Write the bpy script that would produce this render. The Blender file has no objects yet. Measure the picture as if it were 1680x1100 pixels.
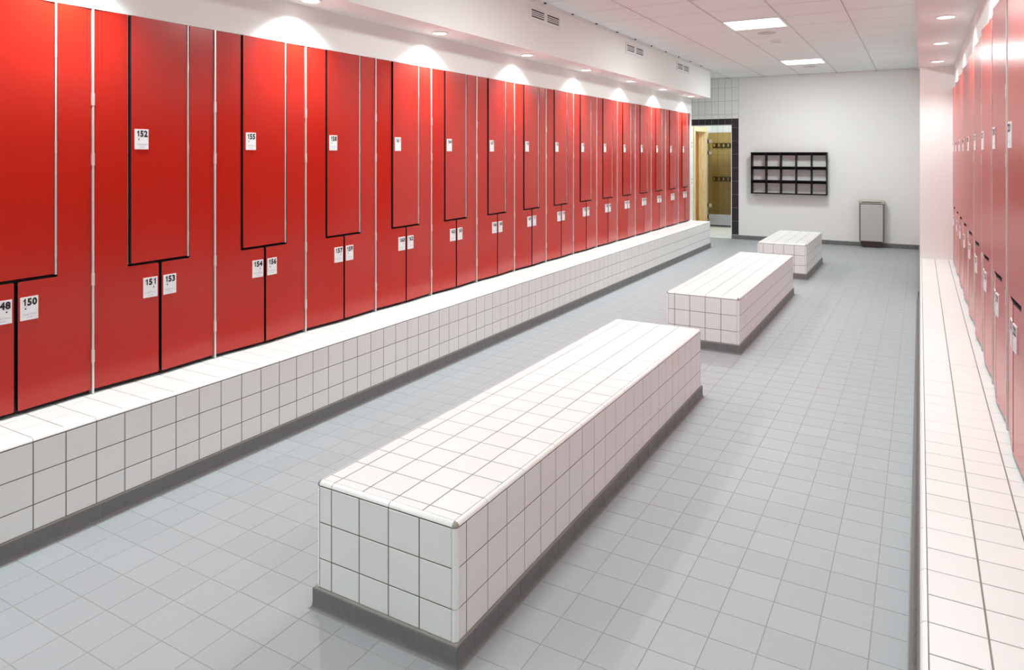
import bpy, bmesh, math, random
from mathutils import Vector, Matrix, Euler
random.seed(4)
PI = math.pi
# All lengths below are in survey units (one white wall tile = 0.15); one factor
# brings the finished room to metres (tile 12.5 cm, bench 44 cm, locker 1.8 m).
S = 0.8333
sc = bpy.context.scene

# ------------------------------------------------------------------ camera
cd = bpy.data.cameras.new('camera')
cam = bpy.data.objects.new('camera', cd)
sc.collection.objects.link(cam)
sc.camera = cam
cd.sensor_width = 36.0
cd.lens = 1160.9 / 1680 * 36.0
cd.shift_y = -(550 - 252.8) / 1680
cd.clip_start = 0.02
cam.location = (0, 0, 1.89)
cam.rotation_euler = (PI / 2, 0, 0.5229)

# ------------------------------------------------------------------ world, exposure
w = bpy.data.worlds.new('world')
sc.world = w
w.use_nodes = True
w.node_tree.nodes['Background'].inputs[0].default_value = (1, 1, 1, 1)
w.node_tree.nodes['Background'].inputs[1].default_value = 0.15
vs = sc.view_settings
sc.display_settings.display_device = 'sRGB'
vs.view_transform = 'Standard'
vs.look = 'None'
vs.gamma = 1.0
vs.use_curve_mapping = False
vs.exposure = 0.08
sc.cycles.max_bounces = 10
sc.cycles.diffuse_bounces = 6
sc.cycles.glossy_bounces = 4
sc.cycles.caustics_reflective = False
sc.cycles.caustics_refractive = False

P_PANEL = 60.0        # watt of each square ceiling light
P_DOWN_L = 112.0       # watt of each downlight over the left lockers
P_DOWN_R = 62.0
SPOT_ANGLE = 132
C_PANEL = (0.90, 1.0, 0.975)
C_DOWN = (0.87, 1.0, 0.99)

# ------------------------------------------------------------------ materials
def mat(name, col, rough=0.5, metal=0.0, spec=0.5, coat=0.0, emit=None, noise=None, bump=None, trans=0.0):
    m = bpy.data.materials.new(name)
    m.use_nodes = True
    nt = m.node_tree
    b = nt.nodes['Principled BSDF']
    b.inputs['Base Color'].default_value = (*col, 1)
    b.inputs['Roughness'].default_value = rough
    b.inputs['Metallic'].default_value = metal
    b.inputs['Specular IOR Level'].default_value = spec
    b.inputs['Coat Weight'].default_value = coat
    b.inputs['Transmission Weight'].default_value = trans
    if emit:
        b.inputs['Emission Color'].default_value = (*emit[:3], 1)
        b.inputs['Emission Strength'].default_value = emit[3]
    if noise:                       # (scale, amount): soft mottling of the colour itself
        tc = nt.nodes.new('ShaderNodeTexCoord')
        nz = nt.nodes.new('ShaderNodeTexNoise')
        nz.inputs['Scale'].default_value = noise[0]
        nz.inputs['Detail'].default_value = 4
        mr = nt.nodes.new('ShaderNodeMapRange')
        mr.inputs['To Min'].default_value = 1 - noise[1]
        mr.inputs['To Max'].default_value = 1 + noise[1]
        mx = nt.nodes.new('ShaderNodeMix')
        mx.data_type = 'RGBA'
        mx.blend_type = 'MULTIPLY'
        mx.inputs['Factor'].default_value = 1
        mx.inputs[6].default_value = (*col, 1)
        nt.links.new(tc.outputs['Object'], nz.inputs['Vector'])
        nt.links.new(nz.outputs['Fac'], mr.inputs['Value'])
        nt.links.new(mr.outputs['Result'], mx.inputs[7])
        nt.links.new(mx.outputs[2], b.inputs['Base Color'])
    if bump:
        tc = nt.nodes.new('ShaderNodeTexCoord')
        nz = nt.nodes.new('ShaderNodeTexNoise')
        nz.inputs['Scale'].default_value = bump[0]
        nz.inputs['Detail'].default_value = 3
        bp = nt.nodes.new('ShaderNodeBump')
        bp.inputs['Strength'].default_value = bump[1]
        bp.inputs['Distance'].default_value = 0.002
        nt.links.new(tc.outputs['Object'], nz.inputs['Vector'])
        nt.links.new(nz.outputs['Fac'], bp.inputs['Height'])
        nt.links.new(bp.outputs['Normal'], b.inputs['Normal'])
    return m

def tint_per_object(m, amount):
    """each tile a hair lighter or darker than the next, like real batches"""
    nt = m.node_tree
    b = nt.nodes['Principled BSDF']
    oi = nt.nodes.new('ShaderNodeObjectInfo')
    mr = nt.nodes.new('ShaderNodeMapRange')
    mr.inputs['To Min'].default_value = 1 - amount
    mr.inputs['To Max'].default_value = 1 + amount * 0.4
    mx = nt.nodes.new('ShaderNodeMix')
    mx.data_type = 'RGBA'
    mx.blend_type = 'MULTIPLY'
    mx.inputs['Factor'].default_value = 1
    if b.inputs['Base Color'].is_linked:
        nt.links.new(b.inputs['Base Color'].links[0].from_socket, mx.inputs[6])
    else:
        mx.inputs[6].default_value = b.inputs['Base Color'].default_value
    nt.links.new(oi.outputs['Random'], mr.inputs['Value'])
    nt.links.new(mr.outputs['Result'], mx.inputs[7])
    nt.links.new(mx.outputs[2], b.inputs['Base Color'])

M_WTILE = mat('white_glazed_tile', (0.815, 0.825, 0.815), 0.30)
tint_per_object(M_WTILE, 0.02)
M_WTRIM = mat('white_trim_glaze', (0.88, 0.88, 0.87), 0.22)
M_GROUT_LIT = mat('lit_top_grout', (0.24, 0.23, 0.205), 0.9, noise=(9, 0.2))  # same bench grout, painted lighter on tops to imitate the light there
M_GROUT = mat('grout', (0.17, 0.155, 0.125), 0.9, noise=(9, 0.25))
M_FTILE = mat('grey_floor_tile', (0.355, 0.365, 0.385), 0.5, noise=(160, 0.06))
tint_per_object(M_FTILE, 0.04)
M_FGROUT = mat('floor_grout', (0.31, 0.30, 0.265), 0.9, noise=(6, 0.12))
M_PLINTH = mat('dark_grey_plinth_tile', (0.155, 0.155, 0.155), 0.45, noise=(30, 0.15))
M_PGROUT = mat('plinth_grout', (0.28, 0.265, 0.235), 0.9)
M_COVE = mat('floor_cove_mortar', (0.33, 0.32, 0.30), 0.8, noise=(12, 0.2))
M_RED = mat('red_laminate', (0.46, 0.012, 0.004), 0.23, spec=0.65, bump=(900, 0.03))
M_BLACK = mat('black_laminate_core', (0.006, 0.006, 0.007), 0.5)
M_SILVER = mat('anodised_aluminium', (0.80, 0.80, 0.79), 0.38, metal=0.6)
M_CARC = mat('carcass_dark_grey', (0.03, 0.03, 0.032), 0.6)
M_LABEL = mat('white_label_plastic', (0.82, 0.83, 0.84), 0.4)
M_INK = mat('black_print', (0.006, 0.006, 0.007), 0.5)
M_GREY = mat('grey_print', (0.42, 0.43, 0.47), 0.5)
M_WALL = mat('white_plaster', (0.84, 0.84, 0.825), 0.75, bump=(140, 0.06))
M_CEIL = mat('ceiling_panel_white', (0.82, 0.85, 0.84), 0.9, bump=(220, 0.05))
M_TBAR = mat('white_enamel_bar', (0.78, 0.78, 0.77), 0.4)
M_GAP = mat('ceiling_void_grey', (0.10, 0.095, 0.095), 0.9)
M_BTILE = mat('black_glazed_tile', (0.022, 0.016, 0.026), 0.3)
M_BGROUT = mat('light_grey_grout', (0.30, 0.29, 0.29), 0.9)
M_LENS = mat('lamp_lens', (1, 1, 1), 0.5, emit=(1, 0.99, 0.97, 5.0))
M_DIFF = mat('light_diffuser', (1, 1, 1), 0.5, emit=(1, 0.99, 0.975, 2.4))
M_RING = mat('white_trim_ring', (0.82, 0.82, 0.82), 0.35)
M_SHELF = mat('black_shelf_board', (0.007, 0.004, 0.006), 0.5, spec=0.2)
M_STEEL = mat('brushed_stainless_steel', (0.60, 0.585, 0.575), 0.42, metal=0.75)
M_STEELF = mat('steel_frame_dark', (0.20, 0.18, 0.15), 0.4, metal=0.8)
M_BINLID = mat('bin_lid_steel', (0.50, 0.50, 0.45), 0.4, metal=0.7)
M_BINFOOT = mat('bin_foot_brown', (0.055, 0.03, 0.032), 0.5)
M_GREYM = mat('grey_metal_louvre', (0.46, 0.49, 0.55), 0.45, metal=0.2)
M_HOOKB = mat('black_hook_board', (0.012, 0.009, 0.012), 0.4)
M_HOOK = mat('pale_metal_hook', (0.88, 0.85, 0.68), 0.4)
M_SLOT = mat('vent_void', (0.05, 0.02, 0.02), 0.8)
M_DISC = mat('grey_white_plastic', (0.60, 0.57, 0.56), 0.6)

def wood():
    m = mat('pale_pine', (0.74, 0.56, 0.30), 0.5)
    nt = m.node_tree
    b = nt.nodes['Principled BSDF']
    tc = nt.nodes.new('ShaderNodeTexCoord')
    mp = nt.nodes.new('ShaderNodeMapping')
    mp.inputs['Scale'].default_value = (14, 14, 1.2)
    nz = nt.nodes.new('ShaderNodeTexNoise')
    nz.inputs['Scale'].default_value = 3
    nz.inputs['Detail'].default_value = 5
    cr = nt.nodes.new('ShaderNodeValToRGB')
    cr.color_ramp.elements[0].position = 0.35
    cr.color_ramp.elements[0].color = (0.72, 0.54, 0.28, 1)
    cr.color_ramp.elements[1].position = 0.65
    cr.color_ramp.elements[1].color = (0.86, 0.74, 0.50, 1)
    nt.links.new(tc.outputs['Object'], mp.inputs['Vector'])
    nt.links.new(mp.outputs[0], nz.inputs['Vector'])
    nt.links.new(nz.outputs['Fac'], cr.inputs['Fac'])
    nt.links.new(cr.outputs['Color'], b.inputs['Base Color'])
    return m
M_PINE = wood()

def glass():
    m = bpy.data.materials.new('bronze_tinted_glass')
    m.use_nodes = True
    nt = m.node_tree
    nt.nodes.remove(nt.nodes['Principled BSDF'])
    out = nt.nodes['Material Output']
    tr = nt.nodes.new('ShaderNodeBsdfTransparent')
    tr.inputs[0].default_value = (0.73, 0.61, 0.37, 1)
    gl = nt.nodes.new('ShaderNodeBsdfGlossy')
    gl.inputs['Color'].default_value = (1, 0.9, 0.7, 1)
    gl.inputs['Roughness'].default_value = 0.03
    fr = nt.nodes.new('ShaderNodeFresnel')
    fr.inputs['IOR'].default_value = 1.5
    mx = nt.nodes.new('ShaderNodeMixShader')
    nt.links.new(fr.outputs[0], mx.inputs[0])
    nt.links.new(tr.outputs[0], mx.inputs[1])
    nt.links.new(gl.outputs[0], mx.inputs[2])
    nt.links.new(mx.outputs[0], out.inputs[0])
    return m
M_GLASS = glass()

# ------------------------------------------------------------------ helpers
COL = sc.collection
def link(name, me, parent=None, loc=(0, 0, 0), rot=(0, 0, 0)):
    """loc is in room coordinates; parents are never rotated unless stated"""
    o = bpy.data.objects.new(name, me)
    COL.objects.link(o)
    o.rotation_euler = rot
    p = Vector(loc)
    if parent is not None:
        o.parent = parent
        p = p - wloc(parent)
    o.location = p
    return o

def wloc(o):
    p = Vector((0, 0, 0))
    while o is not None:
        p += o.location
        o = o.parent
    return p

def tag(o, label=None, cat=None, group=None, kind=None):
    if label: o['label'] = label
    if cat: o['category'] = cat
    if group: o['group'] = group
    if kind: o['kind'] = kind
    return o

def empty(name, loc, label=None, cat=None, group=None, kind=None):
    o = link(name, None, None, loc)
    o.empty_display_size = 0.05
    return tag(o, label, cat, group, kind)

def mesh_from(verts, faces, mats, name='mesh', fm=None, smooth=False):
    me = bpy.data.meshes.new(name)
    me.from_pydata([tuple(v) for v in verts], [], faces)
    for m in (mats if isinstance(mats, (list, tuple)) else [mats]):
        me.materials.append(m)
    if fm:
        for p, i in zip(me.polygons, fm):
            p.material_index = i
    if smooth:
        for p in me.polygons:
            p.use_smooth = True
    me.update()
    return me

def boxes(bl, mats, name='mesh', fm=None):
    """several boxes (x0,y0,z0,x1,y1,z1) as one mesh"""
    V, F, I = [], [], []
    for k, (x0, y0, z0, x1, y1, z1) in enumerate(bl):
        b = len(V)
        V += [(x0, y0, z0), (x1, y0, z0), (x1, y1, z0), (x0, y1, z0),
              (x0, y0, z1), (x1, y0, z1), (x1, y1, z1), (x0, y1, z1)]
        F += [(b, b+3, b+2, b+1), (b+4, b+5, b+6, b+7), (b, b+1, b+5, b+4),
              (b+1, b+2, b+6, b+5), (b+2, b+3, b+7, b+6), (b+3, b, b+4, b+7)]
        I += [fm[k] if fm else 0] * 6
    return mesh_from(V, F, mats, name, I)

def box(name, a, b, m, parent=None, bevel=0.0):
    """a box between room points a and b, with its origin at its centre"""
    a, b = Vector(a), Vector(b)
    c = (a + b) / 2
    h = (b - a) / 2
    if bevel:
        bm = bmesh.new()
        bmesh.ops.create_cube(bm, size=1.0, matrix=Matrix.Diagonal((*(h * 2), 1)))
        bmesh.ops.bevel(bm, geom=bm.edges[:], offset=bevel, segments=2, affect='EDGES', profile=0.5)
        me = bpy.data.meshes.new(name)
        bm.to_mesh(me)
        bm.free()
        me.materials.append(m)
    else:
        me = boxes([(-h.x, -h.y, -h.z, h.x, h.y, h.z)], m, name)
    return link(name, me, parent, c)

def tile_geo(a, b, t, ch):
    """a tile a x b, thickness t, chamfered top edge; centred, top at z = t"""
    x, y = a / 2, b / 2
    V = [(-x, -y, 0), (x, -y, 0), (x, y, 0), (-x, y, 0),
         (-x, -y, t-ch), (x, -y, t-ch), (x, y, t-ch), (-x, y, t-ch),
         (-x+ch, -y+ch, t), (x-ch, -y+ch, t), (x-ch, y-ch, t), (-x+ch, y-ch, t)]
    F = [(0, 1, 5, 4), (1, 2, 6, 5), (2, 3, 7, 6), (3, 0, 4, 7),
         (4, 5, 9, 8), (5, 6, 10, 9), (6, 7, 11, 10), (7, 4, 8, 11), (8, 9, 10, 11)]
    return V, F

_tc = {}
def tile_mesh(a, b, m, t=0.006, ch=0.0012):
    k = (round(a, 4), round(b, 4), m.name, t)
    if k not in _tc:
        V, F = tile_geo(a, b, t, ch)
        _tc[k] = mesh_from(V, F, m, 'tile')
    return _tc[k]

CAMP = Vector((0, 0, 1.89))
VD = Vector((-math.sin(0.5229), math.cos(0.5229), 0))
VR = Vector((math.cos(0.5229), math.sin(0.5229), 0))
def seen_area(p, n, ar):
    """rough picture area of a small patch, 0 when turned away or out of frame"""
    d = p - CAMP
    dep = d.dot(VD)
    if dep < 0.3: return 0
    px = 840 + 1160.9 * d.dot(VR) / dep
    py = 252.8 - 1160.9 * d.z / dep
    if px < -60 or px > 1740 or py < -60 or py > 1160: return 0
    c = -d.normalized().dot(n)
    return max(0, c) * ar / dep ** 2

def lay(parent, tiles, m, name, limit=300, rest='tiling', t=0.006, ch=0.0012, minarea=-1, jit=0.0003):
    """tiles: (centre on the tile face plane, rotation matrix, a, b). The ones that
    show largest become parts, the others one part of kind stuff."""
    sc_t = []
    for c, R, a, b in tiles:
        n = R.col[2]
        sc_t.append((seen_area(Vector(c), n, a * b), c, R, a, b))
    sc_t.sort(key=lambda q: -q[0])
    keep = [q for q in sc_t[:limit] if q[0] > minarea]
    others = sc_t[len(keep):]
    for _, c, R, a, b in keep:
        n = R.col[2]
        o = link(name, tile_mesh(a, b, m, t, ch), parent,
                 Vector(c) - n * t + n * random.uniform(-jit, jit), R.to_euler())
    if others:
        V, F = [], []
        for _, c, R, a, b in others:
            v, f = tile_geo(a, b, t, ch)
            k = len(V)
            n = R.col[2]
            off = Vector(c) - n * t + n * random.uniform(-jit, jit)
            V += [R @ Vector(q) + off for q in v]
            F += [tuple(i + k for i in g) for g in f]
        base = wloc(parent)
        o = link(rest, mesh_from([q - base for q in V], F, m, rest), parent, base)
        o['kind'] = 'stuff'

def frame(u, v):
    u, v = Vector(u), Vector(v)
    return Matrix((u, v, u.cross(v))).transposed()
R_UP = frame((1, 0, 0), (0, 1, 0))
R_FRONT = frame((1, 0, 0), (0, 0, 1))       # faces -Y
R_BACK = frame((-1, 0, 0), (0, 0, 1))       # faces +Y
R_RIGHT = frame((0, 1, 0), (0, 0, 1))       # faces +X
R_LEFT = frame((0, -1, 0), (0, 0, 1))       # faces -X
R_DOWN = frame((1, 0, 0), (0, -1, 0))

G = 0.0050
def grid(us, vs_, fn, R, out, g=G):
    """fill the cells between joint lines us x vs_ ; fn(u, v) -> point"""
    for i in range(len(us) - 1):
        for j in range(len(vs_) - 1):
            a, b = us[i+1] - us[i] - g, vs_[j+1] - vs_[j] - g
            if a < 0.008 or b < 0.008: continue
            out.append((fn((us[i] + us[i+1]) / 2, (vs_[j] + vs_[j+1]) / 2), R, a, b))

def joints(lo, hi, anchor, pitch):
    """joint lines from lo to hi with a joint on the anchor"""
    k = math.ceil((lo - anchor) / pitch + 0.06)
    r = [lo]
    while anchor + k * pitch < hi - 0.06 * pitch:
        r.append(anchor + k * pitch)
        k += 1
    return r + [hi]

def strip(profile, L, m0=0, m1=0, m=None, name='trim', smooth=True):
    """profile (outward, up) swept along +x for L; mitre factors at the two ends"""
    n = len(profile)
    V = [(-m0 * o, o, z) for o, z in profile] + [(L + m1 * o, o, z) for o, z in profile]
    F = [(i, (i + 1) % n, n + (i + 1) % n, n + i) for i in range(n)]
    F += [tuple(reversed(range(n))), tuple(range(n, 2 * n))]
    me = mesh_from(V, F, m, name)
    bm = bmesh.new(); bm.from_mesh(me)
    bmesh.ops.recalc_face_normals(bm, faces=bm.faces[:])
    bm.to_mesh(me); bm.free()
    if smooth:
        for p in me.polygons:
            if len(p.vertices) == 4: p.use_smooth = True
        me.set_sharp_from_angle(angle=math.radians(40))
    return me

RB = 0.020
BULL = [(-RB + 0.003, -RB + 0.003), (-0.0005, -RB + 0.003)] + \
       [(-RB + RB * math.cos(a), -RB + RB * math.sin(a)) for a in [i * PI / 12 for i in range(1, 6)]] + [(-RB + 0.0008, -0.0001)]
ZT = 0.5306          # bench top
ZJ = [0.089, 0.2106, 0.3606, 0.5106]
PLP = [(-0.02, 0.0), (-0.02, 0.087), (0.005, 0.087), (0.0085, 0.084), (0.0095, 0.079), (0.0095, 0.030),
       (0.0105, 0.020), (0.0135, 0.011), (0.0185, 0.005), (0.025, 0.0022), (0.030, 0.0016), (0.030, 0.0)]
PLB = PLP[:6] + [(0.0095, 0.0)]
COVE = [(0.0290, 0.0), (0.0290, 0.0012), (0.0340, 0.0008), (0.0345, 0.0)]

def quarter_post(z0, z1):
    """rounded vertical corner trim for a corner whose outward directions are +x, +y"""
    pts = [(-RB, -RB), (0, -RB)] + [(-RB + RB * math.cos(a), -RB + RB * math.sin(a)) for a in [i * PI / 12 for i in range(1, 6)]] + [(-RB, 0)]
    n = len(pts)
    V = [(x, y, z0) for x, y in pts] + [(x, y, z1) for x, y in pts]
    F = [(i, (i+1) % n, n + (i+1) % n, n + i) for i in range(n)] + [tuple(reversed(range(n))), tuple(range(n, 2*n))]
    me = mesh_from(V, F, M_WTRIM, 'corner_trim', smooth=True)
    me.set_sharp_from_angle(angle=math.radians(40))
    return me

def corner_ball():
    V, F = [], []
    N = 6
    for i in range(N + 1):
        for j in range(N + 1):
            th, ph = PI / 2 * i / N, PI / 2 * j / N
            r = RB * 1.03
            V.append((-RB + r * math.cos(ph) * math.cos(th), -RB + r * math.cos(ph) * math.sin(th), -RB + r * math.sin(ph)))
    V.append((-RB, -RB, -RB))
    for i in range(N):
        for j in range(N):
            a = i * (N + 1) + j
            F.append((a, a + N + 1, a + N + 2, a + 1))
    c = len(V) - 1
    for i in range(N): F.append((c, i*(N+1)+N+1, i*(N+1)))
    for j in range(N):
        F.append((c, j, j+1))
        F.append((c, N*(N+1)+j+1, N*(N+1)+j))
    return mesh_from(V, F, M_STEELF, 'corner_cap', smooth=True)
M_CAP = mat('grey_corner_cap', (0.33, 0.31, 0.27), 0.45)

def run(root, p0, direction, total, profile, z, m, name, cuts, gap=0.004, mit=(0, 0)):
    """a row of strip pieces starting at p0, along direction (outward on its left),
    cut at the distances in cuts"""
    d = Vector(direction)
    rz = math.atan2(d.y, d.x)
    cs = [0] + [c for c in cuts if 0.02 < c < total - 0.02] + [total]
    for i in range(len(cs) - 1):
        a = cs[i] + (gap / 2 if i else 0)
        b = cs[i+1] - (gap / 2 if i < len(cs) - 2 else 0)
        me = strip(profile, b - a, mit[0] if i == 0 else 0, mit[1] if i == len(cs) - 2 else 0, m, name)
        link(name, me, root, Vector(p0) + d * a + Vector((0, 0, z)), (0, 0, rz))

# ------------------------------------------------------------------ room shell
ZC = 3.59
YN, YB = -1.5, 16.13
XL, XR = -4.055, 0.385       # finished wall faces above the lockers
def structure(name, me, label=None, loc=(0, 0, 0)):
    o = link(name, me, None, loc)
    o['kind'] = 'structure'
    if label: o['label'] = label
    return o

floor = structure('floor', boxes([(-4.8, YN, -0.12, 0.9, YB + 0.15, -0.0012)], M_FGROUT), 'grey blue ceramic tiled floor with light grout lines')
ft = []
fy = joints(YN, YB, 3.136, 0.1797)
fx = [-3.66] + [-0.166 - 0.1833 * k for k in range(19, 0, -1)] + [-0.166, -0.004]
ISL = [(-2.18, -1.473, 2.146, 5.50), (-2.18, -1.473, 6.84, 10.12), (-2.18, -1.473, 11.385, 13.34)]
cells = []
grid(fx, fy, lambda u, v: (u, v, 0), R_UP, cells, 0.003)
fx2 = [-4.79] + [-3.649 - 0.1833 * k for k in range(6, 0, -1)] + [-3.66]
cells2 = []
grid(fx2, [y for y in fy if y > 14.42], lambda u, v: (u, v, 0), R_UP, cells2, 0.003)
for c in cells + cells2:
    x, y, _ = c[0]
    if any(a + .09 < x < b - .09 and cc + .09 < y < d - .09 for a, b, cc, d in ISL): continue
    ft.append(c)
lay(floor, ft, M_FTILE, 'floor_tile', 300, 'floor_tiling', t=0.008, ch=0.0007, jit=0.00015)

# left wall: niche behind the lockers, flush face above them
wl = structure('wall_left', boxes([
    (-4.75, YN, 2.7135, XL, 14.40, ZC), (-4.75, YN, 0, -4.58, 14.40, 2.7135),
    (-4.58, 14.325, 0.0, XL - 0.0, 14.40, 2.7135)], M_WALL), 'white plastered wall above the left lockers')
wr = structure('wall_right', boxes([
    (XR, YN, 2.7135, 1.1, 10.66, ZC), (0.90, YN, 0, 1.1, 10.66, 2.7135)], M_WALL), 'white wall above the right lockers')
we = structure('wall_end_right', boxes([(0.0, 10.66, 0, 1.1, YB, ZC)], M_WALL), 'white projecting wall closing the right row of lockers')
wb = structure('wall_back', boxes([(-3.638, YB, 0, 0.0, YB + 0.15, ZC), (-4.8, YB, 2.54, -3.638, YB + 0.15, ZC),
                                   (-6.9, YB, 0, -4.8, YB + 0.15, ZC)], M_WALL), 'off white back wall with tiled doorway surround')
structure('wall_near', boxes([(-4.75, YN - 0.15, 0, 1.1, YN, ZC)], M_WALL), 'white wall behind the viewer')
structure('wall_alcove', boxes([(-5.0, 14.40, 0, -4.8, YB, ZC)], M_WALL), 'white wall of the recess left of the doorway')

structure('wall_left_near', boxes([(-4.57, YN, 0.54, XL, 0.67, 2.71)], M_WALL), 'white wall before the left lockers begin')
structure('wall_right_near', boxes([(XR, YN, 0.54, 0.89, 1.82, 2.71)], M_WALL), 'white wall before the right lockers begin')
# tiles on the back wall around the doorway
backing = link('tile_bed', boxes([(-4.8, YB - 0.0035, 2.5425, -3.486, YB + 0.001, ZC), (-3.638, YB - 0.0035, 0.09, -3.486, YB + 0.001, 2.6)], M_BGROUT), wb, (0, 0, 0))
wt, bt = [], []
ux = [-4.8] + [-3.488 - 0.148 * k for k in range(8, -1, -1)]
grid(ux, [2.679, 2.775, 3.073, 3.371, ZC], lambda u, v: (u, YB - 0.006, v), R_FRONT, wt)
lay(wb, wt, M_WTILE, 'wall_tile')
grid(ux[:-1], [2.542, 2.679], lambda u, v: (u, YB - 0.006, v), R_FRONT, bt)
grid([-3.636, -3.488], [0.10, 0.394, 0.692, 0.991, 1.288, 1.583, 1.882, 2.18, 2.479, 2.679], lambda u, v: (u, YB - 0.006, v), R_FRONT, bt)
lay(wb, bt, M_BTILE, 'black_tile')
link('reveal_edge', boxes([(-3.650, YB - 0.006, 0, -3.636, YB + 0.16, 2.54)], M_TBAR), wb)
link('reveal_edge', boxes([(-4.8, YB - 0.006, 2.530, -3.638, YB + 0.16, 2.5425)], M_TBAR), wb)

# soffits
t1 = structure('trim_1', boxes([(XL - 0.02, YN, 3.02, -3.67, 14.40, ZC)], M_WALL), 'white boxed soffit with downlights over the left lockers')
t2 = structure('trim_2', boxes([(-0.015, YN, 3.02, XR + 0.02, 10.70, ZC), (-0.015, 10.70, 3.02, 0.02, 10.701, ZC)], M_WALL), 'white boxed soffit with downlights over the right bench')
structure('trim_3', boxes([(-3.67, YN, ZC - 0.03, -3.655, 14.40, ZC - 0.001), (-0.046, YN, ZC - 0.03, -0.0155, 10.70, ZC - 0.001),
                           (-0.046, 10.70, ZC - 0.03, -0.001, YB, ZC - 0.001), (-3.655, YB - 0.02, ZC - 0.02, -0.03, YB - 0.0065, ZC - 0.001)], M_TBAR), 'thin white edge angle around the suspended ceiling')

# suspended ceiling
ceil = structure('ceiling', boxes([(-6.9, YN - .15, ZC + 0.0065, 1.1, YB + 3.2, ZC + 0.1)], M_GAP), 'suspended ceiling of white square panels in a metal grid')
cx = [-3.686 + 0.729 * k for k in range(6)]
cx[-1] = -0.03
cx2 = [-4.8, -4.415] + cx
cy = joints(YN, YB - 0.01, 9.25, 0.727)
LIGHTY = [0.527, 4.888, 9.25, 13.612]
pan = []
for i in range(len(cx2) - 1):
    for j in range(len(cy) - 1):
        if i < 2 and cy[j] < 14.3: continue
        if i == 4 and any(abs(cy[j] - ly) < 0.05 for ly in LIGHTY): continue
        x0 = cx2[i] + (0.014); x1 = cx2[i+1] - 0.014
        pan.append((((x0 + x1) / 2, (cy[j] + cy[j+1]) / 2, ZC), R_DOWN, x1 - x0, cy[j+1] - cy[j] - 0.018))
lay(ceil, pan, M_CEIL, 'ceiling_panel', 300, 'ceiling_panels', t=0.006, ch=0.003, jit=0.0003)
for x in cx2[1:-1]:
    y0 = YN if x > -3.7 else 14.41
    if abs(x + 3.686) < 0.01: y0 = 14.41
    o = link('grid_bar', boxes([(x - 0.0115, y0, ZC - 0.010, x + 0.0115, YB - 0.008, ZC + 0.006)], M_TBAR), ceil)
    link('bar_clip', boxes([(x - 0.014, YB - 0.035, ZC - 0.016, x + 0.014, YB - 0.012, ZC - 0.0045)], M_BINFOOT), ceil)
for y in cy:
    if 6.9 < y < 14.3:
        link('bar_clip', boxes([(-3.654, y - 0.014, ZC - 0.014, -3.636, y + 0.014, ZC - 0.001)], M_BINFOOT), ceil)

# baseboards
def widen(prof, cw):
    return [((0.0095 + (o - 0.0095) * (cw - 0.0095) / 0.0205) if o > 0.0095 else o, z) for o, z in prof]

def plinth(root, p0, direction, total, cuts, mit=(0, 0), cove=True, cw=0.021):
    run(root, p0, direction, total, widen(PLP, cw) if cove else PLB, 0, M_PLINTH, 'plinth_tile', cuts, 0.0035, mit)
    d = Vector(direction)
    rz = math.atan2(d.y, d.x)
    gp = [(-0.02, 0.02), (-0.02, 0.0895), (0.004, 0.0895), (0.0075, 0.085), (0.0082, 0.079), (0.0082, 0.02)]
    if cove: gp = gp[:-1] + [(0.0082, 0.03)] + [(o - 0.0011, z - 0.0008) for o, z in widen(PLP, cw) if z < 0.021 and o > 0.01 and z > 0.001] + [(cw - 0.0015, 0.0)]
    link('plinth_grout', strip(gp, total, mit[0], mit[1], M_PGROUT, 'plinth_grout'), root, p0, (0, 0, rz))
    if cove:
        link('floor_grout_line', strip([(o - 0.030 + cw, z) for o, z in COVE], total, mit[0], mit[1], M_COVE, 'floor_grout_line'), root, p0, (0, 0, rz))

bb = empty('baseboard_back', (-3.638, YB, 0), 'dark grey tiled baseboard along the back wall', kind='structure')
plinth(bb, (-0.001, YB - 0.0, 0), (-1, 0, 0), 3.637, [0.18 * k for k in range(1, 21)], cove=False)
bb = empty('baseboard_right', (0, 10.66, 0), 'dark grey tiled baseboard of the projecting wall', kind='structure')
plinth(bb, (0.0, YB - 0.01, 0), (0, -1, 0), YB - 0.01 - 10.66, [0.18 * k for k in range(1, 31)], cove=False)

# ------------------------------------------------------------------ room beyond the doorway
YS = 19.1
XS = -4.8
fs = structure('floor_shower_room', boxes([(XS, YB + 0.15, -0.12, -2.0, YS + 0.1, -0.003), (XS, YB, -0.12, -3.638, YB + 0.16, -0.0035)], M_BGROUT), 'white tiled floor beyond the doorway')
tl = []
grid(joints(XS, -2.0, -3.64, 0.148), joints(YB + 0.02, YS, YB + 0.02, 0.148), lambda u, v: (u, v, 0.0), R_UP, tl, 0.005)
tl = [q for q in tl if not (q[0][0] > -3.65 and q[0][1] < YB + 0.16)]
lay(fs, tl, M_WTILE, 'floor_tile', 300, 'floor_tiling', minarea=1e-9)
ws = structure('wall_shower_back', boxes([(XS - 0.15, YS, 0, -2.0, YS + 0.15, ZC)], M_BGROUT), 'white tiled far wall of the room beyond the doorway')
zz = [0.0, 0.095] + [0.39 + 0.2965 * k for k in range(11)] + [ZC]
tl = []
grid([XS] + [-4.673 + 0.1465 * k for k in range(18)] + [-2.0], zz, lambda u, v: (u, YS - 0.0035, v), R_FRONT, tl)
lay(ws, tl, M_WTILE, 'wall_tile', 300, 'tiling', minarea=1e-9)
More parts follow.
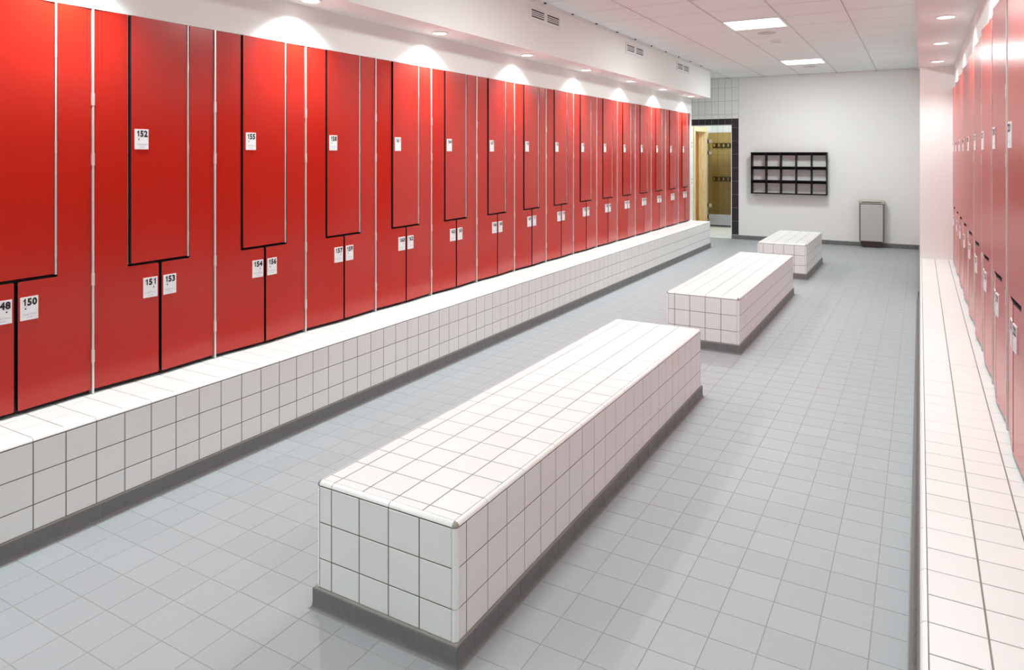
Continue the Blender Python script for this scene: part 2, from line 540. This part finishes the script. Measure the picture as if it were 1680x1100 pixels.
# side wall with the wooden door frame
YO0, YO1, ZO = 17.33, 18.33, 2.455
wsd = structure('wall_shower_left', boxes([(XS - 0.16, YB + 0.15, 0, XS, YO0 - 0.04, ZC), (XS - 0.16, YO1 + 0.04, 0, XS, YS, ZC),
                                           (XS - 0.16, YO0 - 0.04, ZO + 0.1, XS, YO1 + 0.04, ZC)], M_BGROUT), 'white tiled side wall beyond the doorway')
tl = []
grid(joints(YB + 0.16, YO0 - 0.13, YO0 - 0.13, 0.148), zz, lambda u, v: (XS + 0.0035, u, v), R_RIGHT, tl)
grid(joints(YO1 + 0.13, YS, YS, 0.148), zz, lambda u, v: (XS + 0.0035, u, v), R_RIGHT, tl)
grid(joints(YO0 - 0.13, YO1 + 0.13, YS, 0.148), [ZO + 0.13] + [z for z in zz if z > ZO + 0.2], lambda u, v: (XS + 0.0035, u, v), R_RIGHT, tl)
lay(wsd, tl, M_WTILE, 'wall_tile', 300, 'tiling', minarea=1e-9)
structure('wall_shower_right', boxes([(-2.0, YB + 0.15, 0, -1.85, YS, ZC)], M_WALL), 'white wall beyond the doorway on the right')
# pine cabin behind the frame
cab = structure('wall_sauna', boxes([(-6.6, YO0 - 0.5, 0, -6.5, YO1 + 0.6, 2.7), (-6.6, YO1 + 0.5, 0, -4.97, YO1 + 0.6, 2.7),
                                     (-6.6, YO0 - 0.6, 0, -4.97, YO0 - 0.5, 2.7), (-6.6, YO0 - 0.6, 2.6, -4.97, YO1 + 0.6, 2.7),
                                     (-6.6, YO0 - 0.6, -0.05, -4.97, YO1 + 0.6, 0.0)], M_PINE), 'pine lined cabin seen through the wooden door frame')
for k in range(14):
    link('pine_board', boxes([(-6.5, YO0 - 0.5 + 0.15 * k + 0.003, 0, -6.485, YO0 - 0.35 + 0.15 * k - 0.003, 2.6)], M_PINE), cab)
for k in range(10):
    link('pine_board', boxes([(-6.48 + 0.15 * k, YO1 + 0.485, 0, -6.336 + 0.15 * k, YO1 + 0.5, 2.6)], M_PINE), cab)
dr = empty('door_1', (XS, YO0, 0), 'pale pine door frame with an open amber glass door', kind='structure')
link('lintel', boxes([(XS - 0.17, YO0 - 0.12, ZO, XS + 0.02, YO1 + 0.12, ZO + 0.12)], M_PINE), dr, (0, 0, 0))
link('jamb', boxes([(XS - 0.17, YO0 - 0.12, 0, XS + 0.02, YO0, ZO)], M_PINE), dr, (0, 0, 0))
link('jamb', boxes([(XS - 0.17, YO1, 0, XS + 0.02, YO1 + 0.12, ZO)], M_PINE), dr, (0, 0, 0))
YG = YO1 + 0.15
lf = link('glass_leaf', boxes([(XS + 0.03, YG, 0.03, -3.86, YG + 0.012, 2.44)], M_GLASS), dr, (0, 0, 0))
kp = [(XS + 0.06, YG - 0.004, 0.055, -3.865, YG - 0.001, 0.33)]
for k in range(7):
    kp.append((XS + 0.06, YG - 0.012, 0.065 + 0.038 * k, -3.865, YG - 0.004, 0.065 + 0.038 * k + 0.026))
tag(link('kick_plate', boxes(kp, M_GREYM), dr, (0, 0, 0)), 'grey ribbed metal kick plate')
link('door_seal', boxes([(XS + 0.06, YG - 0.004, 0.03, -3.865, YG - 0.0005, 0.055)], M_BLACK), dr, (0, 0, 0))
for z in (2.22, 1.92, 0.56, 0.256):
    h = link('hinge', boxes([(XS + 0.001, YG - 0.03, z - 0.048, XS + 0.05, YG - 0.002, z + 0.048), (XS + 0.052, YG - 0.02, z - 0.042, XS + 0.13, YG - 0.002, z + 0.042)],
                            [M_BLACK, M_STEEL], fm=[0, 1]), dr, (0, 0, 0))

for z, nm in ((2.18, 'upper'), (1.282, 'lower')):
    r = empty('hook_rack', (-4.5, YS - 0.02, z), 'black board with pale coat hooks behind the glass door, %s of two' % nm, 'hook rack', 'black hook racks beyond the doorway')
    for k in range(6):
        x0 = -4.826 + 0.1225 * k
        bd = link('hook_board', boxes([(x0 + 0.002, YS - 0.028, z - 0.122, x0 + 0.1205, YS - 0.0038, z)], M_HOOKB), r, (0, 0, 0))
        hx = x0 + 0.067
        V = boxes([(hx - 0.021, YS - 0.034, z - 0.10, hx + 0.021, YS - 0.028, z - 0.02),
                   (hx - 0.009, YS - 0.085, z - 0.092, hx + 0.009, YS - 0.034, z - 0.078),
                   (hx - 0.009, YS - 0.09, z - 0.092, hx + 0.009, YS - 0.078, z - 0.05),
                   (hx - 0.008, YS - 0.07, z - 0.036, hx + 0.008, YS - 0.034, z - 0.024)], M_HOOK)
        link('hook', V, r, (0, 0, 0))
for z, nm in ((2.115, 'upper'), (1.24, 'lower')):
    r = empty('wall_switch', (XS, 16.95, z), 'small white switch plate with dark ends on tiles by the pine frame, %s' % nm, 'switch')
    box('plate', (XS + 0.0035, 16.90, z - 0.07), (XS + 0.016, 17.0, z + 0.07), M_LABEL, r, 0.003)
    box('button', (XS + 0.016, 16.91, z + 0.03), (XS + 0.03, 16.99, z + 0.06), M_INK, r, 0.003)
    box('button', (XS + 0.016, 16.91, z - 0.06), (XS + 0.03, 16.99, z - 0.03), M_INK, r, 0.003)

def area(name, loc, size, power, col=(1, 1, 1), parent=None):
    ld = bpy.data.lights.new(name, 'AREA')
    ld.shape = 'RECTANGLE'
    ld.size, ld.size_y = size
    ld.energy = power * S * S
    ld.color = col
    return link(name, ld, parent, loc)

# ------------------------------------------------------------------ lamps
def ceiling_light(x0, x1, y0, y1, z, label, power):
    r = empty('ceiling_light', ((x0 + x1) / 2, (y0 + y1) / 2, z), label, 'ceiling light', 'square recessed ceiling lights')
    link('diffuser', boxes([(x0 + 0.03, y0 + 0.02, z - 0.002, x1 - 0.03, y1 - 0.02, z + 0.0062)], M_DIFF), r, (0, 0, 0))
    link('frame', boxes([(x0 + 0.012, y0 + 0.004, z - 0.004, x0 + 0.03, y1 - 0.004, z + 0.0062), (x1 - 0.03, y0 + 0.004, z - 0.004, x1 - 0.012, y1 - 0.004, z + 0.0062),
                         (x0 + 0.03, y0 + 0.004, z - 0.004, x1 - 0.03, y0 + 0.02, z + 0.0062), (x0 + 0.03, y1 - 0.02, z - 0.004, x1 - 0.03, y1 - 0.004, z + 0.0062)], M_RING), r, (0, 0, 0))
    area('lamp', ((x0 + x1) / 2, (y0 + y1) / 2, z - 0.008), (0.60, 0.60), power, C_PANEL, r)
for ly, lb in zip(LIGHTY, ('unseen square fill light added in the ceiling behind the viewer', 'square ceiling light above the nearest island bench',
                           'square lit ceiling panel, the nearer of the two in view', 'square lit ceiling panel near the back wall, the smaller of the two in view')):
    ceiling_light(cx[2], cx[3], ly, ly + 0.727, ZC, lb, P_PANEL if ly > 1 else P_PANEL * 0.25)  # unseen dim panel behind the viewer, added as fill for the bench fronts
area('shower_lamp', (-3.6, 17.6, ZC - 0.03), (0.6, 0.6), 55, C_PANEL)
area('sauna_lamp', (-5.7, YO0 + 0.5, 2.55), (0.3, 0.3), 9, (1, 0.72, 0.38))

def disc(name, x, y, z, r, h, m, parent, seg=24, r2=None, inner=None):
    V, F = [], []
    r2 = r2 or r * 0.9
    rings = [(r, z), (r, z - h * 0.5), (r2, z - h)]
    if inner: rings += [(inner, z - h), (inner, z - h * 0.3)]
    for rr, zz_ in rings:
        V += [(rr * math.cos(2*PI*i/seg), rr * math.sin(2*PI*i/seg), zz_ - z) for i in range(seg)]
    n = len(rings)
    for k in range(n - 1):
        for i in range(seg):
            F.append((k*seg + i, (k+1)*seg + i, (k+1)*seg + (i+1) % seg, k*seg + (i+1) % seg))
    if not inner: F.append(tuple((n-1)*seg + i for i in reversed(range(seg))))
    return link(name, mesh_from(V, F, m, name, smooth=False), parent, (x, y, z))

def downlight(x, y, label, power, group):
    r = empty('downlight', (x, y, 3.02), label, 'downlight', group)
    disc('trim_ring', x, y, 3.0198, 0.078, 0.010, M_RING, r, 28, 0.074, 0.064)
    disc('lens', x, y, 3.0195, 0.063, 0.004, M_LENS, r, 28, 0.060)
    ld = bpy.data.lights.new('lamp', 'SPOT')
    ld.energy = power * S * S
    ld.color = C_DOWN
    ld.spot_size = math.radians(SPOT_ANGLE)
    ld.spot_blend = 0.9
    ld.shadow_soft_size = 0.045
    link('lamp', ld, r, (x, y, 3.0))
ly_ = [-1.21, 0.45, 2.10, 3.76, 5.37, 7.06, 8.70, 10.39, 12.0, 13.72]
onl = ['', 'nearest', 'second', 'third', 'fourth', 'fifth', 'sixth', 'seventh', 'eighth', 'ninth']
far = {13.72: 'last and farthest', 12.0: 'second from the far end', 10.39: 'third from the far end', 8.70: 'fourth from the far end', 7.06: 'fifth from the far end',
       5.37: 'sixth from the far end', 3.76: 'seventh from the far end', 2.10: 'just out of frame above the near lockers', 0.45: 'beside the viewer', -1.21: 'behind the viewer'}
for y in ly_:
    downlight(-3.87, y, 'round downlight in the left soffit, ' + far[y], P_DOWN_L, 'downlights over the left lockers')
farr = {10.02: 'farthest, by the end wall', 8.39: 'second from the end wall', 6.81: 'third from the end wall', 5.2: 'fourth from the end wall', 3.6: 'fifth from the end wall',
        2.0: 'above the near end of the bench', 0.4: 'above the viewer'}
for y in farr:
    downlight(0.185, y, 'round downlight in the right soffit, ' + farr[y], P_DOWN_R, 'downlights over the right bench')
for (x, y, rr, h, lb) in ((-1.86, 10.39, 0.125, 0.006, 'flat round grey ceiling speaker beside the nearer square light'),
                          (-1.85, 11.13, 0.085, 0.028, 'small domed detector between the two square ceiling lights'),
                          (-1.85, 14.78, 0.115, 0.006, 'flat round grey ceiling speaker behind the farther square light')):
    r = empty('smoke_detector' if h > 0.01 else 'ceiling_speaker', (x, y, ZC), lb, 'detector' if h > 0.01 else 'speaker')
    disc('housing', x, y, ZC - 0.0005, rr, h, M_DISC if h < 0.01 else M_TBAR, r, 32, rr * 0.93)
    disc('grille' if h < 0.01 else 'cap', x, y, ZC - 0.0005 - h, rr * 0.7, 0.003, M_DISC, r, 28, rr * 0.6)

# vents on the soffit face
for (y0, y1, lb) in ((6.73, 7.485, 'white wall vent with two louvre groups on the soffit, nearest of the three'),
                     (9.635, 10.39, 'white wall vent with two louvre groups on the soffit, middle of the three'),
                     (12.10, 12.855, 'white wall vent with two louvre groups on the soffit, farthest of the three')):
    xf = -3.67
    z0, z1 = 3.352, 3.508
    r = empty('air_vent', (xf, (y0 + y1) / 2, z0), lb, 'vent', 'white vents on the left soffit')
    link('backing', boxes([(xf, y0 + 0.03, z0 + 0.02, xf + 0.002, y1 - 0.02, z1 - 0.02)], M_SLOT), r, (0, 0, 0))
    ym = y0 + 0.385
    fr = [(xf, y0, z0, xf + 0.012, y0 + 0.045, z1), (xf, y1 - 0.03, z0, xf + 0.012, y1, z1), (xf, ym - 0.035, z0 + 0.036, xf + 0.012, ym + 0.03, z1 - 0.034),
          (xf, y0 + 0.045, z0, xf + 0.012, y1 - 0.03, z0 + 0.036), (xf, y0 + 0.045, z1 - 0.034, xf + 0.012, y1 - 0.03, z1)]
    link('frame', boxes(fr, M_TBAR), r, (0, 0, 0))
    for a, b in ((y0 + 0.045, ym - 0.035), (ym + 0.03, y1 - 0.03)):
        for k in range(3):
            zc = z0 + 0.036 + 0.0215 * (k + 1)
            me = boxes([(-0.0015, a - (a+b)/2, -0.006, 0.0015, b - (a+b)/2, 0.006)], M_TBAR)
            link('louvre', me, r, (xf + 0.0075, (a + b) / 2, zc), (0, math.radians(28), 0))

# ------------------------------------------------------------------ tiled benches
def island(x0, x1, y0, y1, label):
    r = empty('island_bench', ((x0 + x1) / 2, (y0 + y1) / 2, 0), label, 'bench', 'white tiled island benches')
    e = 0.0022
    q = RB + 0.001
    q2 = RB - 0.0006
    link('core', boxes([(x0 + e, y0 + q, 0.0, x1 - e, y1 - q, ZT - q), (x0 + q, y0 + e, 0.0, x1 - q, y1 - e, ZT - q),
                        (x0 + q2, y0 + q2, 0.01, x1 - q2, y1 - q2, ZT - e)], [M_GROUT, M_GROUT_LIT], fm=[0, 0, 1]), r, (0, 0, 0))
    xj = [x1 - 0.1704 - 0.15 * k for k in range(4)][::-1]
    xs = [x0 + RB] + xj + [x1 - RB]
    ya = y0 + 0.0697
    ys = joints(y0 + RB, y1 - RB, ya, 0.15)
    T = []
    grid(xs, ys, lambda u, v: (u, v, ZT), R_UP, T)
    grid(xs, ZJ, lambda u, v: (u, y0, v), R_FRONT, T)
    grid(xs, ZJ, lambda u, v: (u, y1, v), R_BACK, T)
    grid(ys, ZJ, lambda u, v: (x1, u, v), R_RIGHT, T)
    grid(ys, ZJ, lambda u, v: (x0, u, v), R_LEFT, T)
    lay(r, T, M_WTILE, 'tile', 300, 'tiling')
    # bullnose trims
    run(r, (x1 - RB, y0, 0), (-1, 0, 0), x1 - x0 - 2 * RB, BULL, ZT, M_WTRIM, 'edge_trim', [x1 - RB - xj[2], x1 - RB - xj[0]])
    run(r, (x0 + RB, y1, 0), (1, 0, 0), x1 - x0 - 2 * RB, BULL, ZT, M_WTRIM, 'edge_trim', [xj[0] - x0 - RB, xj[2] - x0 - RB])
    ct = [ya + 0.15 + 0.3 * k for k in range(20)]
    L = y1 - y0 - 2 * RB
    run(r, (x1, y1 - RB, 0), (0, -1, 0), L, BULL, ZT, M_WTRIM, 'edge_trim', sorted([y1 - RB - c for c in ct]))
    run(r, (x0, y0 + RB, 0), (0, 1, 0), L, BULL, ZT, M_WTRIM, 'edge_trim', [c - y0 - RB for c in ct])
    for (cx_, cy_, rz) in ((x1, y1, 0), (x0, y1, PI/2), (x0, y0, PI), (x1, y0, -PI/2)):
        for za, zb in ((ZJ[0] + 0.002, ZJ[1] - 0.002), (ZJ[1] + 0.002, ZJ[3] - 0.001)):
            link('corner_trim', quarter_post(za, zb), r, (cx_, cy_, 0), (0, 0, rz))
        me = corner_ball()
        me.materials[0] = M_CAP
        link('corner_cap', me, r, (cx_, cy_, ZT), (0, 0, rz))
    # plinth
    plinth(r, (x1, y0, 0), (-1, 0, 0), x1 - x0, [0.012] + [0.18 * k for k in range(1, 5)], (1, 1))
    plinth(r, (x0, y1, 0), (1, 0, 0), x1 - x0, [0.18 * k for k in range(1, 5)], (1, 1))
    plinth(r, (x1, y1, 0), (0, -1, 0), y1 - y0, [y1 - y0 - 0.107 - 0.18 * k for k in range(20)][::-1], (1, 1))
    plinth(r, (x0, y0, 0), (0, 1, 0), y1 - y0, [0.107 + 0.18 * k for k in range(20)], (1, 1))
    return r
island(*ISL[0], 'long white tiled island bench in the foreground, nearest of three')
island(*ISL[1], 'long white tiled island bench in the middle of the aisle')
island(*ISL[2], 'short white tiled island bench nearest the back wall')

def wall_bench(xf, side, xback, y0, y1, ya, tp, top_x, label, plin, end=True):
    """side +1: face looks +X (left bench); -1: face looks -X (right bench)"""
    r = empty('wall_bench', ((xf + xback) / 2, (y0 + y1) / 2, 0), label, 'bench')
    e = 0.0022 * side
    a, b = sorted((xf - e, xback))
    q = RB + 0.001
    q2 = RB - 0.0006
    yq = q if end else 0
    a2, b2 = sorted((xf - q2 * side, xback))
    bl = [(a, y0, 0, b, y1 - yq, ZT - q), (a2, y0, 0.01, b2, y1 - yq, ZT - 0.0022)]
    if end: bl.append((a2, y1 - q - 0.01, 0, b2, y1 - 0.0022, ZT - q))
    link('core', boxes(bl, [M_GROUT, M_GROUT_LIT], fm=[0, 1, 0][:len(bl)]), r, (0, 0, 0))
    T = []
    ye = y1 - (RB if end else 0)
    ys = joints(y0, ye, ya, 0.15)
    grid(sorted(top_x), ys, lambda u, v: (u, v, ZT), R_UP, T)
    grid(ys, ZJ, lambda u, v: (xf, u, v), R_RIGHT if side > 0 else R_LEFT, T)
    if end:
        xe = sorted([xf - RB] + [xf - 0.17 - 0.15 * k for k in range(3)] + [xback])
        grid(xe, ZJ, lambda u, v: (u, y1, v), R_BACK, T)
    lay(r, T, M_WTILE, 'tile', 300, 'tiling')
    ct = [ya + tp + 0.3 * k for k in range(-12, 60)]
    ct = [c for c in ct if y0 + .02 < c < ye - .02]
    if side > 0:
        run(r, (xf, ye, 0), (0, -1, 0), ye - y0, BULL, ZT, M_WTRIM, 'edge_trim', sorted(ye - c for c in ct))
        link('corner_trim', quarter_post(ZJ[0] + .002, ZJ[3] - .001), r, (xf, y1, 0), (0, 0, 0))
        me = corner_ball(); me.materials[0] = M_CAP
        link('corner_cap', me, r, (xf, y1, ZT))
        run(r, (xback, y1, 0), (1, 0, 0), xf - RB - xback, BULL, ZT, M_WTRIM, 'edge_trim', [0.08, 0.38])
        pj = sorted(y1 - (plin + 0.18 * k) for k in range(-25, 80) if y0 < plin + 0.18 * k < y1)
        plinth(r, (xf, y1, 0), (0, -1, 0), y1 - y0, pj, (1, 0))
        plinth(r, (xback, y1, 0), (1, 0, 0), xf - xback, [.18, .36], (0, 1))
    else:
        run(r, (xf, y0, 0), (0, 1, 0), ye - y0, BULL, ZT, M_WTRIM, 'edge_trim', [c - y0 for c in ct])
        plinth(r, (xf, y0, 0), (0, 1, 0), y1 - y0, [0.18 * k for k in range(1, 80) if 0.18 * k < y1 - y0], cw=0.036)
    return r
wall_bench(-3.672, 1, -4.55, YN, 14.40, 1.788, 0.0, [-3.692, -3.845, -3.995, -4.14], 'long white tiled bench running under the left wall of red lockers', 1.745)
wall_bench(0.0, -1, 0.88, YN, 10.66, 2.985, 0.0, [0.02, 0.168, 0.318, 0.47], 'long white tiled bench under the right wall of red lockers', 0, end=False)

# ------------------------------------------------------------------ red lockers
def text_geo(s, size, bold=0.0, spacing=1.0):
    cu = bpy.data.curves.new('t', 'FONT')
    cu.body = s
    cu.size = size
    cu.offset = bold
    cu.space_character = spacing
    cu.resolution_u = 2
    cu.align_x = 'CENTER'
    o = bpy.data.objects.new('t', cu)
    COL.objects.link(o)
    dg = bpy.context.evaluated_depsgraph_get()
    dg.update()
    me = o.evaluated_get(dg).to_mesh()
    V = [v.co.copy() for v in me.vertices]
    F = [tuple(p.vertices) for p in me.polygons]
    o.evaluated_get(dg).to_mesh_clear()
    COL.objects.unlink(o)
    bpy.data.objects.remove(o)
    bpy.data.curves.remove(cu)
    return V, F
DIG = {d: text_geo(d, 0.050, 0.0023) for d in '0123456789'}
_one = [(0.000, 0.0), (0.0072, 0.0), (0.0072, 0.0365), (0.0018, 0.0365), (-0.001, 0.0315), (-0.0075, 0.0275), (-0.0075, 0.0215), (0.000, 0.0255)]
DIG['1'] = ([Vector((x, y, 0)) for x, y in _one], [(0, 1, 2, 7), (2, 3, 4, 7), (4, 5, 6, 7)])
ARENA = text_geo('Ystad Arena', 0.0135, 0.0)
LW, LH = 0.088, 0.121
def label_mesh(num, dot):
    """plate in the y (right) / z (up) plane facing +x, lower left at the origin"""
    V, F, I = [], [], []
    t = 0.004
    me0 = [(0, 0, 0), (0, LW, 0), (0, LW, LH), (0, 0, LH), (t, 0, 0), (t, LW, 0), (t, LW, LH), (t, 0, LH)]
    V += me0
    F += [(4, 5, 6, 7), (0, 4, 7, 3), (1, 2, 6, 5), (3, 7, 6, 2), (0, 1, 5, 4), (0, 3, 2, 1)]
    I += [0] * 6
    def put(g, oy, oz, mi, sx=1.0):
        b = len(V)
        V.extend((t + 0.0006, oy + v.x * sx, oz + v.y) for v in g[0])
        F.extend(tuple(i + b for i in f) for f in g[1])
        I.extend([mi] * len(g[1]))
    for i, c in enumerate(str(num)):
        put(DIG[c], LW / 2 + (i - 1) * 0.0252 + 0.0005, LH - 0.0445, 1, 0.92)
    put(ARENA, LW / 2, 0.026, 2)
    def quad(y0, z0, y1, z1, mi):
        b = len(V)
        V.extend([(t + 0.0006, y0, z0), (t + 0.0006, y1, z0), (t + 0.0006, y1, z1), (t + 0.0006, y0, z1)])
        F.append((b, b+1, b+2, b+3)); I.append(mi)
    dy = LW * dot
    b = len(V)
    V.extend((t + 0.0006, dy + 0.0042 * math.cos(a * PI / 4), 0.0595 + 0.0042 * math.sin(a * PI / 4)) for a in range(8))
    F.append(tuple(range(b, b + 8))); I.append(1)
    quad(dy - 0.010, 0.0700, dy + 0.010, 0.0712, 2)
    # little winged mark beside two short words
    quad(0.031, 0.0125, 0.043, 0.0150, 2)
    b = len(V)
    V.extend([(t + 0.0006, 0.046, 0.0185), (t + 0.0006, 0.0525, 0.0100), (t + 0.0006, 0.0590, 0.0185), (t + 0.0006, 0.0525, 0.0150)])
    F.append((b, b+1, b+3)); F.append((b+1, b+2, b+3)); I += [2, 2]
    return mesh_from(V, F, [M_LABEL, M_INK, M_GREY], 'number_label', I)

TD = 0.020
def door_mesh(poly, rr=0.007):
    """poly: (y, z) corners counter-clockwise seen from +x; face at x=0 red, body black"""
    P = []
    n = len(poly)
    for i in range(n):
        p, a, b = Vector(poly[i]), Vector(poly[i-1]), Vector(poly[(i+1) % n])
        da, db = (a - p).normalized(), (b - p).normalized()
        for tt in (0, 0.5, 1):
            q0, q1 = p + da * rr, p + db * rr
            q = q0 * (1-tt)**2 + p * 2*tt*(1-tt) + q1 * tt**2
            P.append(q)
    m = len(P)
    V = [(0, q.x, q.y) for q in P] + [(-0.0012, q.x, q.y) for q in P] + [(-TD, q.x, q.y) for q in P]
    F, I = [tuple(range(m))], [0]
    for i in range(m):
        j = (i + 1) % m
        F.append((i, m + i, m + j, j)); I.append(0)
        F.append((m + i, 2*m + i, 2*m + j, m + j)); I.append(1)
    F.append(tuple(range(3*m - 1, 2*m - 1, -1))); I.append(1)
    return mesh_from(V, F, [M_RED, M_BLACK], 'door', I)
ZB, ZTOP, ZM = 0.556, 2.712, 1.240
D_LOWL = door_mesh([(0, ZB), (0.383, ZB), (0.383, ZM - 0.016), (0.192, ZM - 0.016), (0.192, ZTOP), (0, ZTOP)])
D_UP = door_mesh([(-0.382, ZM), (0, ZM), (0, ZTOP), (-0.382, ZTOP)])
D_LOWR = door_mesh([(-0.383, ZB), (0, ZB), (0, ZTOP), (-0.183, ZTOP), (-0.183, ZM - 0.016), (-0.383, ZM - 0.016)])
CARC = boxes([(-0.46, 0.004, ZT + 0.002, -0.028, 0.788, ZTOP - 0.003)], M_CARC)
STILE = boxes([(-0.03, -0.0052, ZT + 0.002, 0.008, 0.0052, ZTOP)], M_SILVER)
STRIPM = boxes([(-0.028, -0.005, ZM - 0.004, 0.004, 0.005, ZTOP)], M_SILVER)
KNUCK = boxes([(0.0, -0.0085, -0.035, 0.0105, 0.0065, 0.035)], M_SILVER)
KNUCK2 = boxes([(0.0, -0.006, -0.035, 0.0052, 0.005, 0.035)], M_SILVER)
PITCH = 0.8012
def unit(x, y, rz, first, label, group):
    """x,y: hinge line corner; rz 0 = looks +X, PI = looks -X"""
    r = empty('locker_unit', (x, y, ZT), label, 'lockers', group)
    c, s = math.cos(rz), math.sin(rz)
    def P(lx, ly, lz=0.0): return (x + lx * c - ly * s, y + lx * s + ly * c, lz)
    link('carcass', CARC, r, P(0, 0), (0, 0, rz))
    link('stile', STILE, r, P(0, 0), (0, 0, rz))
    link('hinge_strip', STRIPM, r, P(0, 0.6035), (0, 0, rz))
    link('hinge_strip', STRIPM, r, P(-0.004, 0.2035), (0, 0, rz))
    ja = random.uniform(-0.35, 0.35)
    jb = random.uniform(-0.35, 0.35)
    jc = random.uniform(-0.3, 0.3)
    aL = math.radians(2.8 + ja); aR = math.radians(2.8 + jb); aU = math.radians(2.9 + jc)
    dl = link('door', D_LOWL, r, P(0, 0.0085), (0, 0, rz - aL))
    du = link('door', D_UP, r, P(0, 0.5965), (0, 0, rz + aU))
    dr_ = link('door', D_LOWR, r, P(0, PITCH - 0.0085), (0, 0, rz + aR))
    for d, num, ly, lz, dot in ((dl, first, 0.285, 1.021, 0.72), (du, first + 1, -0.382 + 0.021, 1.918, 0.28), (dr_, first + 2, -0.383 + 0.010, 1.021, 0.28)):
        o = bpy.data.objects.new('number_label', label_mesh(num, dot))
        COL.objects.link(o)
        o.parent = d
        o.location = (0.0, ly, lz)
    for z in (2.2, 1.86, 1.18, 0.745):
        link('hinge', KNUCK, r, P(0, 0, z), (0, 0, rz))
    for z in (2.45, 1.93, 1.36):
        link('hinge', KNUCK2, r, P(0.0, 0.6035, z), (0, 0, rz))
    return r
XH = -4.062
Y0 = 2.287
ordn = {1: 'first', 2: 'second', 3: 'third', 4: 'fourth', 5: 'fifth', 6: 'sixth', 7: 'seventh', 8: 'eighth', 9: 'ninth', 10: 'tenth', 11: 'eleventh'}
for k in range(-2, 15):
    n = 151 + 3 * k
    if k == 14: lb = 'red locker unit at the far end of the left row, last before the doorway'
    elif k >= 5: lb = 'red locker unit in the left row, %s from its far end, doors %d to %d' % (ordn[15 - k], n, n + 2)
    elif k == -2: lb = 'red locker unit in the left row just outside the picture edge'
    else: lb = 'red locker unit in the left row, %s from the near end, doors %d to %d' % (ordn[k + 2], n, n + 2)
    unit(XH, Y0 + PITCH * k, 0, n, lb, 'red lockers along the left wall')
XHR = 0.376
YR0 = 10.65
for k in range(0, 11):
    n = 196 + 3 * k
    lb = 'red locker unit in the right row, %s from the white end wall' % ordn[k + 1]
    unit(XHR, YR0 - PITCH * k, PI, n, lb, 'red lockers along the right wall')

# ------------------------------------------------------------------ pigeonhole shelf on the back wall
sx0, sx1, sz0, sz1 = -3.187, -1.667, 1.030, 1.927
yf, yb = YB - 0.20, YB - 0.004
sh = empty('wall_shelf', ((sx0 + sx1) / 2, yb, sz0), 'black pigeonhole shelf of fifteen cubbies hanging on the back wall', 'shelf')
def sbox(nm, a, b, m=M_SHELF): return link(nm, boxes([(*a, *b)], m), sh, (0, 0, 0))
T_ = 0.018
sbox('side_panel', (sx0, yf, sz0), (sx0 + T_, yb, sz1))
sbox('side_panel', (sx1 - T_, yf, sz0), (sx1, yb, sz1))
sbox('top_board', (sx0 + T_, yf, sz1 - T_), (sx1 - T_, yb, sz1))
sbox('bottom_board', (sx0 + T_, yf, sz0), (sx1 - T_, yb, sz0 + T_))
zs = [sz1 - T_, 1.622, 1.326]
for z in zs[1:]:
    sbox('shelf_board', (sx0 + T_, yf, z - T_), (sx1 - T_, yb, z))
dvx = [-2.880, -2.578, -2.272, -1.970]
bz = [sz0 + T_] + [1.326 - T_, 1.326] + [1.622 - T_, 1.622] + [sz1 - T_]
for x in dvx:
    for a, b in ((bz[0], bz[1]), (bz[2], bz[3]), (bz[4], bz[5])):
        sbox('divider', (x - 0.009, yf + 0.002, a), (x + 0.009, yb, b))
edges = [sx0 + T_] + dvx + [sx1 - T_]
for z in zs:
    zt_ = z - (T_ if z < 1.7 else 0)
    for i in range(5):
        sbox('front_rail', (edges[i] + 0.009 * (i > 0), yb - 0.03, zt_ - 0.048), (edges[i+1] - 0.009 * (i < 4), yb - 0.002, zt_))
tag(sbox('mounting_rail', (sx0 + 0.19, YB - 0.03, sz0 - 0.022), (sx1 - 0.14, YB - 0.002, sz0 - 0.002), M_TBAR), 'white mounting rail')

# ------------------------------------------------------------------ waste bin
bn = empty('waste_bin', (-0.843, YB - 0.09, 0), 'slim brushed steel wall bin standing against the back wall', 'bin')
yb0 = YB - 0.012
box('body', (-1.066, YB - 0.165, 0.118), (-0.622, yb0, 0.905), M_STEELF, bn, 0.004)
box('front_panel', (-1.044, YB - 0.178, 0.132), (-0.640, YB - 0.1655, 0.868), M_STEEL, bn, 0.004)
box('lid', (-1.072, YB - 0.175, 0.885), (-0.616, yb0, 0.946), M_BINLID, bn, 0.006)
box('lid_slot', (-1.02, YB - 0.1765, 0.905), (-0.668, YB - 0.175, 0.925), M_STEELF, bn)
box('badge', (-0.70, YB - 0.1795, 0.822), (-0.665, YB - 0.178, 0.829), M_STEELF, bn)
ft_ = [(-1.035, YB-0.16, 0.118), (-0.652, YB-0.16, 0.118), (-0.652, YB-0.04, 0.118), (-1.035, YB-0.04, 0.118),
       (-1.008, YB-0.15, 0.0), (-0.68, YB-0.15, 0.0), (-0.68, YB-0.05, 0.0), (-1.008, YB-0.05, 0.0)]
base = wloc(bn)
link('foot', mesh_from([Vector(p) - base for p in ft_], [(0, 1, 2, 3), (4, 7, 6, 5), (0, 4, 5, 1), (1, 5, 6, 2), (2, 6, 7, 3), (3, 7, 4, 0)], M_BINFOOT, 'foot'), bn, base)

# ------------------------------------------------------------------ bring everything to metres
for me in bpy.data.meshes:
    me.transform(Matrix.Scale(S, 4))
for o in sc.objects:
    o.location = o.location * S
    if o.type == 'LIGHT':
        if o.data.type == 'AREA':
            o.data.size *= S
            o.data.size_y *= S
        else:
            o.data.shadow_soft_size *= S
